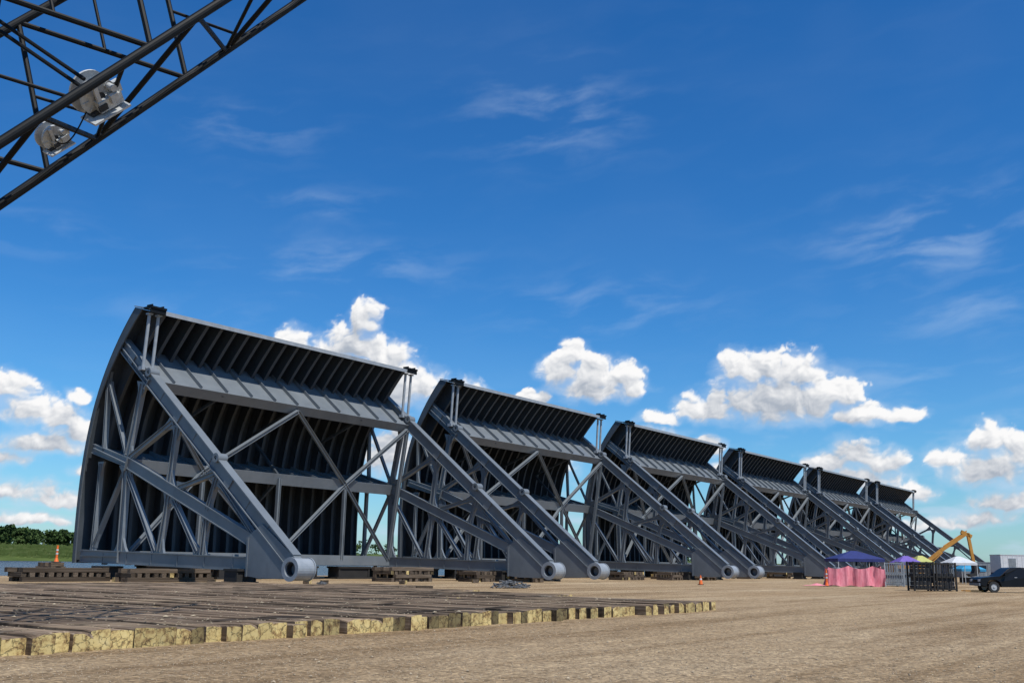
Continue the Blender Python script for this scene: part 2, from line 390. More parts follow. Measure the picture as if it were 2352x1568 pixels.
stack(-6.6,15.6,1.8,6.6,3,rot=HP); stack(-.2,12.8,1.8,7.0,3,rot=HP); stack(21,8.6,5.5,2.2,4); stack(28,6.0,3,2.0,3); stack(32.5,3.8,2.6,2.4,2); stack(8,21,5,2.4,3); stack(-1.2,25.6,1.2,2.0,4); stack(2.4,7.6,1.2,1.6,3)
stack(35.5,11,1.7,6.5,3,rot=HP); stack(59,8,5.0,2.0,3); stack(66,6,3,2,3,pitch=.6); stack(72,4.5,2.4,2.2,2,pitch=.6)
sd=MB()
sd.box(-.75,.75,-.6,.6,0,.16);sd.box(-.6,.6,-.45,.45,.16,.85);sd.box(-.7,.7,-.55,.55,.85,1.0);sd.box(-.66,-.6,-.5,.5,.16,.85);sd.box(.6,.66,-.5,.5,.16,.85)
sd_me=sd.mesh('support_stand',[M_black])
for g in range(6):
    for x in (.55,W_G-.55):
        for y in (5.6,20.8): add('support_stand',sd_me,(g*PITCH+x,y,0),label="black steel support stand under a floodgate frame",cat="support stand",group="support stands under the gates").scale=(1.3,1.3,1)
    for x in (5,12,19,26): add('support_stand',sd_me,(g*PITCH+x,19.8,.0),label="black steel support stand under a floodgate frame",cat="support stand",group="support stands under the gates").scale=(3.2,1.4,1.15)
    if g>1: stack(g*PITCH-3,10.5,2.0,3.5,3,pitch=.8); stack(g*PITCH+20,9,4,2,3,pitch=.8)
for (x,y,r_) in ((5.2,3.6,.3),(6.3,3.0,1.2),(-.8,6.5,.7),(12.5,1.0,.2),(23.5,2.5,.9)):
    o=add('timber_block',SV[0],(x,y,0),r_,label="short offcut timber block lying on gravel",cat="timber"); o.scale=(1,.5,.9)

nh=MB()
for k in range(46):
    a=random.uniform(0,6.28); r_=random.uniform(0,1.0); x,y=r_*1.5*math.cos(a),r_*.8*math.sin(a); z=.5*(1-r_)+.05
    pts=[Vector((x+random.uniform(-.4,.4),y+random.uniform(-.4,.4),max(.04,z+random.uniform(-.2,.15)))) for _ in range(4)]
    for p,q in zip(pts[:-1],pts[1:]): nh.tube(p,q,.04,6)
nh_me=nh.mesh('rope_heap',[M_net])
add('rope_heap',nh_me,(10.5,-9.9,0),label="grey tangled heap of rope and rigging on gravel",cat="rope",kind='stuff').scale=(1.05,1.05,.85)
o=add('rope_heap',nh_me,(1.2,-1.6,0),1.0,label="small grey tangle of rope beside a floodgate",cat="rope",kind='stuff'); o.scale=(.5,.5,.5)

# ------------------------------------------------------------------ small things
def cone(loc,tall=False):
    b_=MB(); b_.box(-.2,.2,-.2,.2,0,.05); base=b_.mesh('cone_base',[M_rubber])
    c=MB()
    if tall:
        c.tube((0,0,.05),(0,0,.3),.14,14,.07); c.tube((0,0,.3),(0,0,1.1),.07,14,.055); c.ring((0,0,1.13),(0,1,0),.06,.03,.03,12)
        bands=[(.55,.66),(.8,.91)]; rr=.072
    else:
        c.tube((0,0,.05),(0,0,.75),.17,16,.03); bands=[(.38,.5)]; rr=.115
    root=add('traffic_cone' if not tall else 'delineator_post',c.mesh('cone',[M_orange]),loc,label="orange plastic traffic cone with white band on gravel" if not tall else "tall orange delineator post with white reflective bands",cat="traffic cone")
    add('base',base,parent=root)
    for z0,z1 in bands:
        r=MB(); r.tube((0,0,z0),(0,0,z1),rr+.004 if tall else .17-.14*(z0-.05)/.7+.006,16,rr+.002 if tall else .17-.14*(z1-.05)/.7+.006,cap=False)
        add('reflective_band',r.mesh('band',[M_white]),parent=root)
    return root
cone((-.9,25.4,1.21),True).scale=(1.3,1.3,1.1)
cone(yard(17.4,97),False).scale=(1.1,1.1,1.15)
cone(yard(29.4,99),True).scale=(1.3,1.3,1.3)
cone(yard(39.6,112),False)

def canopy(loc,w,d,h,mat,label,rot=YROT,drape=None):
    fr=MB()
    for sx in(-1,1):
        for sy in(-1,1): fr.box(sx*w/2-.03,sx*w/2+.03,sy*d/2-.03,sy*d/2+.03,0,h)
        fr.box(sx*w/2-.02,sx*w/2+.02,-d/2,d/2,h-.1,h-.06); fr.box(-w/2,w/2,sx*d/2-.02,sx*d/2+.02,h-.15,h-.11)
    root=add('canopy_tent',fr.mesh('tent_frame',[M_galv]),loc,rot,label=label,cat="tent",group="pop-up canopies in the yard")
    c=MB(); a=[(-w/2-.05,-d/2-.05,h),(w/2+.05,-d/2-.05,h),(w/2+.05,d/2+.05,h),(-w/2-.05,d/2+.05,h)]
    c.v=a+[(-.25,-.1,h+.75),(.25,-.1,h+.75),(.25,.1,h+.75),(-.25,.1,h+.75)]+[(x,y,h-.28) for x,y,_ in a]
    for k in range(4):
        k2=(k+1)%4; c.poly([k,k2,4+k2,4+k]); c.poly([8+k,8+k2,k2,k])
    c.poly([4,5,6,7])
    add('canopy',c.mesh('canopy',[mat]),parent=root)
    if drape:
        dm=MB()
        def curtain(p,q,z0,z1,n=34):
            i=len(dm.v); p=Vector(p);q=Vector(q); t=(q-p).normalized(); nn=Vector((-t.y,t.x,0))
            for k in range(n+1):
                f=k/n; b_=p.lerp(q,f)+nn*(.09*math.sin(f*34)+.05*math.sin(f*71+1))
                top=z1-.30*abs(math.sin(f*math.pi*2.3+.6))
                dm.v.append((b_.x,b_.y,top)); m_=b_+nn*.12*math.sin(f*17); dm.v.append((m_.x,m_.y,(z0+top)/2)); bb=b_+nn*.2*math.sin(f*13+2); dm.v.append((bb.x,bb.y,z0+.06*math.sin(f*20)))
            for k in range(n):
                a=i+3*k; dm.poly([a,a+3,a+4,a+1]); dm.poly([a+1,a+4,a+5,a+2])
        curtain((-w/2-1.0,-d/2-.1,0),(w/2,-d/2-.1,0),.05,h-.65)
        curtain((-w/2-.9,-d/2,0),(-w/2,d/2,0),.05,h-.8)
        curtain((w/2,-d/2,0),(w/2,d/2,0),.05,h-.6)
        add('drape',dm.mesh('drape',[M_pink],smooth=True),parent=root)
    return root
canopy(yard(33.0,102),4.3,4.2,2.55,M_navy,"navy blue canopy tent with pink cloth draped around it",drape=True)
canopy(yard(45.4,122),2.6,3.0,2.4,M_purple,"purple canopy tent standing behind steel racks")
canopy(yard(48.6,126),2.0,3.0,2.5,M_yellow,"pale yellow canopy tent standing behind steel racks")
canopy(yard(53.5,127),2.9,3.4,2.5,M_white,"white canopy tent with peaked roof")
canopy(yard(58.5,136),3.0,3.2,1.8,M_teal,"bright blue canopy tent in the yard")

fc=MB(); n=12
for i in range(n):
    for j in range(n):
        u,v=i/(n-1)-.5,j/(n-1)-.5
        fc.v.append((u*2.2,v*1.2,.06+.55*max(0,(.5-abs(u)))*(.6+.5*math.sin(9*u+5*v))*max(.1,1-2*abs(v))))
for i in range(n-1):
    for j in range(n-1): fc.poly([i*n+j,(i+1)*n+j,(i+1)*n+j+1,i*n+j+1])
add('crumpled_cloth',fc.mesh('crumpled_cloth',[M_pink],smooth=True),yard(28.3,99),YROT,label="crumpled pink cloth lying on gravel beside tent",cat="cloth")

def rack(loc,w,d,h,mat,bars,label,rot=YROT,fill=.9):
    r=MB()
    for sx in(-1,1):
        for sy in(-1,1): r.box(sx*w/2-.06,sx*w/2+.06,sy*d/2-.06,sy*d/2+.06,0,h)
    for z in (.15,h*.5,h-.1):
        for sy in(-1,1): r.box(-w/2,w/2,sy*d/2-.04,sy*d/2+.04,z-.05,z+.05)
        for sx in(-1,1): r.box(sx*w/2-.04,sx*w/2+.04,-d/2,d/2,z-.045,z+.045)
    root=add('steel_rack',r.mesh('rack_posts',[mat]),loc,rot,label=label,cat="rack",group="steel racks standing in the yard")
    b_=MB()
    for k in range(bars):
        x=-w/2+w*(k+1)/(bars+1)
        for sy in (-1,1): b_.box(x-.025,x+.025,sy*(d/2+.06)-.02,sy*(d/2+.06)+.02,.2,h-.15)
    add('rack_bars',b_.mesh('rack_bars',[mat]),parent=root)
    s_=MB(); z=.22; k=0
    while z<h*fill:
        hh=.18+.22*((k*7)%5)/5; s_.box(-w/2+.08+.05*(k%3),w/2-.08-.06*(k%2),-d/2+.1,d/2-.1,z,z+hh); z+=hh+.035; k+=1
    add('stored_panel',s_.mesh('stored',[M_dark if mat is M_black else M_grey]),parent=root)
    return root
rack(yard(32.35,84),1.55,1.3,2.25,M_black,4,"black steel storage rack standing on gravel")
rack(yard(34.3,84.5),1.5,1.3,2.2,M_black,3,"black steel storage rack with open bars on gravel",fill=.62)
rack(yard(35.4,86),.6,1.2,2.2,M_grey,2,"narrow dark grey steel rack on gravel")
rack(yard(37.2,104),1.8,1.6,2.3,M_grey,7,"grey steel cage with upright bars on gravel",fill=.5)
rack(yard(39.4,106),1.4,1.6,2.4,M_grey,6,"grey steel cage beside pink draped tent",fill=.6)

yr=MB(); yr.box(-.7,.7,-.4,-.32,.05,.13); yr.box(-.7,.7,.32,.4,.05,.13)
for k in range(4): yr.box(-.6+.36*k,-.54+.36*k,-.33,.33,.06,.12)
add('lifting_frame',yr.mesh('lifting_frame',[M_exc]),yard(35.9,83),YROT,label="low yellow steel lifting frame lying on gravel",cat="frame")

def pickup(loc,rot):
    b_=MB(); Wd=.97
    prof=[(-2.92,.55),(-2.94,.95),(-2.8,1.10),(-2.2,1.17),(-1.45,1.22),(-1.15,1.45),(-.75,1.76),(-.5,1.87),(.2,1.9),(.85,1.87),(1.15,1.75),(1.3,1.30),(2.9,1.28),(2.95,.6),(2.45,.5),(2.32,.8),(2.1,.93),(1.85,.97),(1.6,.93),(1.38,.8),(1.25,.45),(-1.35,.42),(-1.48,.8),(-1.7,.93),(-1.95,.97),(-2.2,.93),(-2.42,.8),(-2.55,.45)]
    for sy in (-1,1):
        for x,z in prof:
            tap=.82 if z>1.4 else 1.0
            b_.v.append((x,sy*Wd*tap,z))
    n=len(prof)
    b_.poly([k for k in range(n)]); b_.poly([n+k for k in range(n)][::-1])
    for k in range(n): k2=(k+1)%n; b_.poly([k,k2,n+k2,n+k])
    root=add('pickup_truck',b_.mesh('truck_body',[M_truck]),loc,rot,label="black crew cab pickup truck parked on gravel",cat="truck")
    for sy in (-1,1):
        for q in ([(-1.1,1.42),(-.62,1.74),(-.12,1.76),(-.12,1.42)],[(-.02,1.42),(-.02,1.76),(.82,1.74),(1.0,1.66),(1.1,1.42)]):
            g=MB()
            for x,z in q: g.v.append((x,sy*(Wd*.82+.006),z))
            g.poly(list(range(len(q))))
            add('window',g.mesh('truck_window',[M_glass]),parent=root)
    for x in (-1.95,1.85):
        for sy in (-1,1):
            t=MB(); t.ring((0,0,0),(0,1,0),.41,.24,.27,24); w=add('wheel',t.mesh('tyre',[M_rubber],smooth=False),(x,sy*.86,.41),parent=root)
            r=MB(); r.tube((0,-.1,0),(0,.1,0),.245,16); r.tube((0,-.14,0),(0,.14,0),.07,10); add('rim',r.mesh('rim',[M_galv]),parent=w)
    for sy in (-1,1):
        h=MB(); h.box(-2.98,-2.84,sy*.7-.17,sy*.7+.17,.80,.97); add('headlight',h.mesh('headlight',[M_white]),parent=root)
        mi=MB(); mi.box(-1.15,-.98,sy*1.1-.1,sy*1.1+.1,1.28,1.5); add('wing_mirror',mi.mesh('mirror',[M_truck]),parent=root)
        dh=MB(); dh.box(-.35,-.15,sy*.975-.012,sy*.975+.012,1.12,1.16); add('door_handle',dh.mesh('door_handle',[M_galv]),parent=root)
    for x0,x1 in ((-3.04,-2.93),(2.96,3.05)):
        bu=MB(); bu.box(x0,x1,-.9,.9,.5,.7); add('bumper',bu.mesh('bumper',[M_grey]),parent=root)
    return root
pickup(yard(38.9,82.5),YROT)

def trailer(loc,w,d,h,label,mat=M_trailer,rot=YROT):
    t=MB(); t.box(-w/2,w/2,-d/2,d/2,.7,h)
    k=-w/2+.3
    while k<w/2: t.box(k,k+.05,-d/2-.02,-d/2+.001,.75,h-.08); k+=.6
    t.box(-w/2-.04,w/2+.04,-d/2-.04,d/2+.04,h,h+.08)
    root=add('office_trailer',t.mesh('trailer_body',[mat]),loc,rot,label=label,cat="trailer")
    q=MB(); q.box(-w/2+1.0,-w/2+1.9,-d/2-.05,-d/2-.022,.8,h-.4); add('door',q.mesh('door',[M_grey]),parent=root)
    for x in (-w*.1,w*.25):
        q=MB(); q.box(x,x+1.1,-d/2-.05,-d/2-.022,1.5,2.3); add('window',q.mesh('trailer_window',[M_glass]),parent=root)
    for sx in(-1,1):
        q=MB(); q.box(sx*w*.3-.5,sx*w*.3+.5,-d*.4,d*.4,0,.7)
        add('support_leg',q.mesh('trailer_legs',[M_dark]),parent=root)
trailer(yard(67.0,137),9,3,3.6,"white site office trailer standing on the yard")
trailer(yard(64.0,146),5,3,2.7,"grey storage container with ribbed sides",mat=M_grey)

def excavator(loc,rot):
    t=MB()
    for sy in(-1,1):
        t.box(-1.9,1.9,sy*1.1-.3,sy*1.1+.3,.15,.85); t.tube((-1.9,sy*1.1-.3,.5),(-1.9,sy*1.1+.3,.5),.42,16); t.tube((1.9,sy*1.1-.3,.5),(1.9,sy*1.1+.3,.5),.42,16)
    t.box(-.8,.8,-.9,.9,.4,.8); t.tube((0,0,.6),(0,0,1.15),.7,18)
    root=add('excavator',t.mesh('excavator_track',[M_rubber]),loc,rot,label="yellow orange hydraulic excavator with raised arm",cat="excavator")
    b_=MB(); b_.box(-2.6,.9,-1.3,1.3,1.15,2.0); b_.box(-2.6,-.9,-1.3,1.3,2.0,2.55); add('housing',b_.mesh('housing',[M_exc]),parent=root)
    c=MB(); c.box(-.6,1.0,.35,1.28,2.002,3.1); cab=add('cab',c.mesh('cab',[M_exc]),parent=root)
    w=MB(); w.box(-.45,.9,1.28,1.3,2.25,2.95); w.box(1.0,1.02,.45,1.2,2.1,2.95); add('window',w.mesh('cab_window',[M_glass]),parent=cab)
    bm=MB()
    for a,c_,h0 in (((.8,0,1.9),(3.6,0,4.0),.40),((3.5,0,3.95),(6.6,0,5.95),.40)): bm.beam(a,c_,.36,h0,side=(0,1,0))
    bm.tube((1.8,-.3,2.1),(3.6,-.3,3.7),.07,8); bm.tube((1.8,.3,2.1),(3.6,.3,3.7),.07,8); bm.tube((3.9,0,4.5),(6.9,0,6.4),.07,8)
    add('boom',bm.mesh('excavator_boom',[M_exc]),parent=root)
    st=MB(); st.beam((6.2,0,6.3),(7.45,0,5.7),.3,.42,side=(0,1,0)); st.beam((7.0,0,6.15),(7.5,0,2.3),.3,.34,side=(0,1,0)); add('stick',st.mesh('stick',[M_exc]),parent=root)
    bk=MB()
    bk.plate([(7.3,2.4),(7.8,2.3),(8.0,1.6),(7.6,1.0),(6.9,.9),(6.6,1.2),(7.2,1.3),(7.35,1.7)],-.5,.5)
    me=bk.mesh('bucket',[M_dark]); add('bucket',me,parent=root)
    for v in me.vertices: x,y,z=v.co; v.co=(y,x,z)
excavator(yard(49.6,131),YROT)

# ------------------------------------------------------------------ crane boom
D=Vector((.505,.444,.739)).normalized(); e1=Vector((.661,-.751,0)).normalized(); u2=Vector((-.555,-.488,.673)).normalized()
def cw(v): return Vector((SP*v.x+CP*v.y,-CP*v.x+SP*v.y,v.z))
P0=Vector((-.5162,1,.3451))*17.0
a_=2.5; th=math.radians(15.0)
ex=u2*math.sin(th)+e1*math.cos(th); ey_=u2*math.cos(th)-e1*math.sin(th)
Cn=[P0,P0+ex*a_,P0+ex*a_+ey_*a_,P0+ey_*a_]
def bw(p): 
    w=cw(p); return Vector((w.x+CAM.x,w.y+CAM.y,w.z+1.6))
lo,hi=-8.6,14
boom=None
for c in Cn:
    chord=MB(); chord.tube(bw(c+D*lo),bw(c+D*hi),.082,14); me=chord.mesh('boom_chord',[M_boom],smooth=False)
    if boom is None: boom=add('crane_boom',me,label="dark lattice crane boom slanting up overhead",cat="crane boom")
    else: add('chord',me,parent=boom)
bay=1.75
def lbr(p,q,r): 
    lat=MB(); lat.tube(bw(p),bw(q),r,8); add('lattice_brace',lat.mesh('lattice_brace',[M_boom]),parent=boom)
for f in range(4):
    A=Cn[f];B=Cn[(f+1)%4]; k=0; lam=lo+.3+ (.6 if f%2 else 0)
    while lam<hi-bay:
        p,q=(A,B) if k%2==0 else (B,A)
        lbr(p+D*lam,q+D*(lam+bay),.050)
        if k%2==0 and f in (0,2): lbr(A+D*lam,B+D*lam,.038)
        if f in (1,3): lbr((A+B)/2+D*(lam+bay/2),p+D*(lam+bay),.032)
        lam+=bay;k+=1
for dz in (0,.16):
    rd=MB()
    rd.tube(bw(Vector((-.62,1,.60-dz/16))*16),bw(Vector((-.445,1,.482-dz/16))*16),.034,8)
    add('pendant_rod',rd.mesh('pendant_rod',[M_boom]),parent=boom)
cb=MB()
prev=None
for k in range(40):
    lam=lo+(hi-lo)*k/39; p=bw(Cn[0]+D*lam+ex*.16+Vector((0,0,-.06*abs(math.sin(k*1.3)))))
    if prev is not None: cb.tube(prev,p,.026,6)
    prev=p
add('cable',cb.mesh('cable',[M_boom]),parent=boom)
cb=MB(); prev=None
for k in range(15):     # slack lead hanging between the two reels
    t=k/14; q=Vector((-.4335,1,.466))*16.35*(1-t)+Vector((-.4725,1,.419))*16.55*t; q=q+Vector((0,0,-.45*math.sin(math.pi*t)))
    w_=bw(q)
    if prev is not None: cb.tube(prev,w_,.013,6)
    prev=w_
add('cable',cb.mesh('cable',[M_boom]),parent=boom)
def reel(pos,r,label):
    ax=cw(Vector((.80,-.35,-.48))).normalized()
    m=MB(); c=Vector((0,0,0)); q_=r/.36
    m.ring(c+ax*-.14*q_,ax,r,r*.25,.04,30); m.ring(c+ax*.10*q_,ax,r*.90,r*.2,.04,30); m.tube(c-ax*.13*q_,c+ax*.1*q_,r*.55,20)
    for k in range(10):
        a=k*math.pi/5; dv=ax.orthogonal().normalized(); dv.rotate(Matrix.Rotation(a,3,ax)); m.obox(c+dv*r*.70+ax*.125*q_,dv*r*.18,ax*.012,dv.cross(ax)*r*.03)
    root=add('cable_reel',m.mesh('reel_drum',[M_galv]),pos,label=label,cat="cable reel")
    g=MB(); dn=cw(D); sdv=(dn-ax*dn.dot(ax)).normalized(); upv=sdv.cross(ax); upv=upv if upv.z>0 else -upv
    g.obox(c+ax*r*.55-upv*r*.35+sdv*r*.25,ax*r*.20,sdv*r*.60,upv*r*.26); g.obox(c+ax*r*.6+upv*r*.35-sdv*r*.2,ax*r*.08,sdv*r*.10,upv*r*.55); g.obox(c+ax*r*.5-upv*r*.75,ax*r*.55,sdv*r*1.0,upv*r*.05)
    g.obox(c+ax*r*.8+sdv*r*.45-upv*r*.15,ax*r*.10,sdv*r*.2,upv*r*.2); g.obox(c+ax*r*.3-upv*r*.6+sdv*r*.95,ax*r*.3,sdv*r*.05,upv*r*.5); g.tube(c+ax*r*.4+upv*r*.25+sdv*r*.6,c+ax*r*.8+upv*r*.25+sdv*r*.6,r*.16,14); g.obox(c+ax*r*.45+upv*r*.1+sdv*r*.95,ax*r*.12,sdv*r*.16,upv*r*.28)
    add('bracket',g.mesh('bracket',[M_galv]),parent=root)
    d_=MB(); d_.obox(c+ax*r*.78-upv*r*.35-sdv*r*.2,ax*r*.05,sdv*r*.22,upv*r*.14); d_.tube(c+ax*r*.15,c+ax*r*.5,r*.24,12); d_.obox(c+ax*r*.3-upv*r*.62-sdv*r*.4,ax*r*.25,sdv*r*.3,upv*r*.08); add('motor_cover',d_.mesh('motor_cover',[M_dark]),parent=root)
reel(bw(Vector((-.4335,1,.466))*16.4),.37,"pale grey cable reel mounted on the crane boom")
reel(bw(Vector((-.4725,1,.419))*16.6),.24,"small pale grey cable reel mounted on the crane boom")

# ------------------------------------------------------------------ ground, river, bank
m,nt,b=newmat('gravel_yard'); L=nt.links.new
tc=N(nt,'ShaderNodeTexCoord')
def gn(scale,detail,stretch=(1,1,1),rough=.6,loc=(0,0,0)):
    mp=N(nt,'ShaderNodeMapping'); mp.inputs['Scale'].default_value=stretch; mp.inputs['Location'].default_value=loc; L(tc.outputs['Object'],mp.inputs[0])
    n=N(nt,'ShaderNodeTexNoise',inp={'Scale':scale,'Detail':detail,'Roughness':rough}); L(mp.outputs[0],n.inputs['Vector']); return n
big=gn(.12,6,(.35,1,1)); tr=gn(.6,6,(.07,1.3,1),.55); dk=gn(.18,7,(.22,1.2,1),.6,(13,5,0)); fine=gn(8,10,rough=.78); mid=gn(1.6,6,(1,1,1),.65,(3,9,0)); peb=N(nt,'ShaderNodeTexVoronoi',inp={'Scale':17,'Randomness':1}); L(tc.outputs['Object'],peb.inputs['Vector'])
r1=ramp(nt,[(.3,(.270,.190,.110)),(.5,(.350,.262,.165)),(.72,(.445,.350,.235))]); L(big.outputs[0],r1.inputs[0])
r2=ramp(nt,[(.38,(.66,.61,.55)),(.50,(1,1,1)),(.68,(1.12,1.11,1.09))]); L(tr.outputs[0],r2.inputs[0])
m1=N(nt,'ShaderNodeMix',data_type='RGBA',blend_type='MULTIPLY',inp={0:.65}); L(r1.outputs[0],m1.inputs[6]); L(r2.outputs[0],m1.inputs[7])
r5=ramp(nt,[(.40,(1,1,1)),(.53,(1,1,1)),(.66,(.62,.56,.50))]); L(dk.outputs[0],r5.inputs[0])
m1b=N(nt,'ShaderNodeMix',data_type='RGBA',blend_type='MULTIPLY',inp={0:.6}); L(m1.outputs[2],m1b.inputs[6]); L(r5.outputs[0],m1b.inputs[7])
r6=ramp(nt,[(.32,(.70,.66,.62)),(.5,(1,1,1)),(.68,(1.20,1.19,1.17))]); L(mid.outputs[0],r6.inputs[0])
m1c=N(nt,'ShaderNodeMix',data_type='RGBA',blend_type='MULTIPLY',inp={0:.75}); L(m1b.outputs[2],m1c.inputs[6]); L(r6.outputs[0],m1c.inputs[7])
r3=ramp(nt,[(.3,(.38,.34,.29)),(.48,(.93,.91,.88)),(.68,(1.55,1.50,1.40))]); L(fine.outputs[0],r3.inputs[0])
m2=N(nt,'ShaderNodeMix',data_type='RGBA',blend_type='MULTIPLY',inp={0:.95}); L(m1c.outputs[2],m2.inputs[6]); L(r3.outputs[0],m2.inputs[7])
hv=N(nt,'ShaderNodeSeparateColor'); L(peb.outputs['Color'],hv.inputs[0]); r4=N(nt,'ShaderNodeMapRange',inp={3:.55,4:1.42}); L(hv.outputs[0],r4.inputs[0])
m3=N(nt,'ShaderNodeMix',data_type='RGBA',blend_type='MULTIPLY',inp={0:.9}); L(m2.outputs[2],m3.inputs[6]); L(r4.outputs[0],m3.inputs[7])
L(m3.outputs[2],b.inputs['Base Color']); b.inputs['Roughness'].default_value=.95; b.inputs['Specular IOR Level'].default_value=.1
ah=N(nt,'ShaderNodeMath',op='MULTIPLY_ADD',inp={1:-.5}); L(peb.outputs['Distance'],ah.inputs[0]); L(fine.outputs[0],ah.inputs[2])
ah2=N(nt,'ShaderNodeMath',op='MULTIPLY_ADD',inp={1:1.6}); L(mid.outputs[0],ah2.inputs[0]); L(ah.outputs[0],ah2.inputs[2])
bp=N(nt,'ShaderNodeBump',inp={'Strength':.9,'Distance':.06}); L(ah2.outputs[0],bp.inputs['Height']); L(bp.outputs[0],b.inputs['Normal'])
M_ground=m
EDGE=36.0
g=MB(); g.box(-400,5000,-3500,EDGE,-6,0)
add('ground',g.mesh('ground',[M_ground]),kind='structure')
m,nt,b=newmat('river_water'); L=nt.links.new
b.inputs['Base Color'].default_value=(.05,.055,.05,1); b.inputs['Roughness'].default_value=.25; b.inputs['Specular IOR Level'].default_value=.3
tc=N(nt,'ShaderNodeTexCoord'); n=N(nt,'ShaderNodeTexNoise',inp={'Scale':.7,'Detail':6}); L(tc.outputs['Object'],n.inputs['Vector'])
bp=N(nt,'ShaderNodeBump',inp={'Strength':1.0,'Distance':1.2}); L(n.outputs[0],bp.inputs['Height']); L(bp.outputs[0],b.inputs['Normal'])
M_water=m
w=MB(); w.v=[(-3000,EDGE-1,-.8),(6000,EDGE-1,-.8),(6000,700,-.8),(-3000,700,-.8)]; w.poly([0,1,2,3]); add('river',w.mesh('river',[M_water]),kind='structure')
M_grass=noisy('marsh_grass',(.040,.064,.017),(.072,.100,.027),scale=.05,rough=.9,c3=(.11,.14,.05),stretch=(1,3,4),bump=.5,bscale=.5,spec=.1)
bk=MB(); BN=545
prof=[(BN-4,-2.5),(BN,-.6),(BN+12,3.2),(BN+60,8.0),(BN+200,9),(6000,9)]
xs=np.linspace(-1500,7000,180)
for x in xs:
    for (y,z) in prof: bk.v.append((x,y+8*math.sin(x*.013)+3*math.sin(x*.05),z+(.5*math.sin(x*.021)+.3*math.sin(x*.083) if z>0 else 0)))
npf=len(prof)
for i in range(len(xs)-1):
    for j in range(npf-1): a=i*npf+j; bk.poly([a,a+1,a+npf+1,a+npf])
add('far_bank',bk.mesh('far_bank',[M_grass],smooth=True),kind='structure')
M_leaf=noisy('woodland_leaves',(.020,.040,.013),(.046,.078,.024),scale=.10,rough=.9,c3=(.09,.13,.044),spec=.1)
nv=[];nf=[]
def leafcloud(c,r,n,s0=.4,s1=1.1):
    u=rng.normal(size=(n,3)); u/=np.linalg.norm(u,axis=1)[:,None]; u*= (rng.rand(n,1)**.35)
    P=np.array(c)+u*np.array(r)
    for p in P:
        s=rng.uniform(s0,s1); a=rng.normal(size=3);a/=np.linalg.norm(a);b2=np.cross(a,rng.normal(size=3));b2/=np.linalg.norm(b2)
        i=len(nv); nv.extend([tuple(p+a*s),tuple(p+b2*s),tuple(p-a*s),tuple(p-b2*s)]); nf.append((i,i+1,i+2,i+3))
x=225
while x<1600:
    near=x<460
    y=BN+rng.uniform(50,110); h=rng.uniform(11,14.5)*(1 if rng.rand()<.9 else 1.18)*(.97+.06*math.sin(x*.06))
    for j in range(6 if near else 3):
        leafcloud((x+rng.uniform(-3.5,3.5),y+rng.uniform(-3,3),8+h*rng.uniform(.35,.85)),(rng.uniform(1.8,4.0),3,rng.uniform(1.2,2.6)),60 if near else 26)
    if near:
        for q in (2,4.5,7,9.5): leafcloud((x+rng.uniform(-3,3),y,7.5+q),(5.5,4,2.4),45)
    else: leafcloud((x,y,10),(6,4,3),30)
    x+=rng.uniform(1.8,3.8) if near else rng.uniform(4,9)
me=bpy.data.meshes.new('woodland'); me.from_pydata(nv,[],nf); me.materials.append(M_leaf)
add('woodland',me,kind='stuff',label="dense green trees along the far river bank",cat="trees")
nv=[];nf=[]
for k in range(6500):
    x=rng.uniform(225,470); t=rng.rand(); y=BN+5+t*55+8*math.sin(x*.013)+3*math.sin(x*.05); z=-.6+3.8*min(1,(5+t*55)/12)+max(0,(t*55-7))/48*4.8
    hh=rng.uniform(.8,2.4)*(1.5 if rng.rand()<.05 else 1); ww=rng.uniform(.6,2.0); i=len(nv)
    nv+= [(x-ww,y,z-.5),(x+ww,y+.3,z-.5),(x+ww*.5,y,z+hh*.8),(x-ww*.2,y,z+hh)]; nf.append((i,i+1,i+2,i+3))
me=bpy.data.meshes.new('reeds'); me.from_pydata(nv,[],nf); me.materials.append(noisy('reed_leaves',(.040,.066,.017),(.085,.12,.034),scale=.12,rough=.9,c3=(.16,.18,.075),stretch=(1,1,5),spec=.1))
add('marsh_reeds',me,kind='stuff',label="green marsh reeds covering the far river bank",cat="reeds")

# loose stones and chips
base=[(0,0,1),(.9,0,.1),(-.3,.85,.05),(-.35,-.8,.1),(.2,.1,-.6)]
fcs=[(0,1,2),(0,2,3),(0,3,1),(4,2,1),(4,3,2),(4,1,3)]
def scatter(NS,test,z0,smin,smax,big_,flat):
    sv=[];sf=[]
    for k in range(NS):
        d=8+36*rng.rand()**1.4; az=math.radians(rng.uniform(-27,30)); p=yard(d*math.sin(az)/math.cos(az),d)
        if not test(p): continue
        s=rng.uniform(smin,smax)*(big_ if rng.rand()<.03 else 1); a=rng.uniform(0,6.28); ca,sa=math.cos(a),math.sin(a); i=len(sv)
        for v in base:
            x_,y_,z_=v[0]*rng.uniform(.7,1.3),v[1]*rng.uniform(.7,1.3),v[2]*flat
            sv.append((p.x+s*(ca*x_-sa*y_),p.y+s*(sa*x_+ca*y_),z0+s*(z_+.25)))
        for q in fcs: sf.append(tuple(i+t for t in q))
    me=bpy.data.meshes.new('stones'); me.from_pydata(sv,[],sf); return me
deck=lambda p: p.y>-34.4 and p.x<-11.3
me=scatter(34000,lambda p: not(p.y>-34.95 and p.x<-10.9),0,.006,.019,2.2,.7); me.materials.append(noisy('stone',(.24,.175,.115),(.52,.43,.31),scale=14,rough=.9,spec=.1))
add('gravel_stones',me,kind='stuff',label="loose pale gravel stones scattered on the yard",cat="gravel")
me=scatter(7000,lambda p: deck(p) and p.y<-8,.335,.012,.04,2.5,.35); me.materials.append(noisy('chips',(.12,.09,.06),(.52,.44,.32),scale=6,rough=.9,spec=.1))
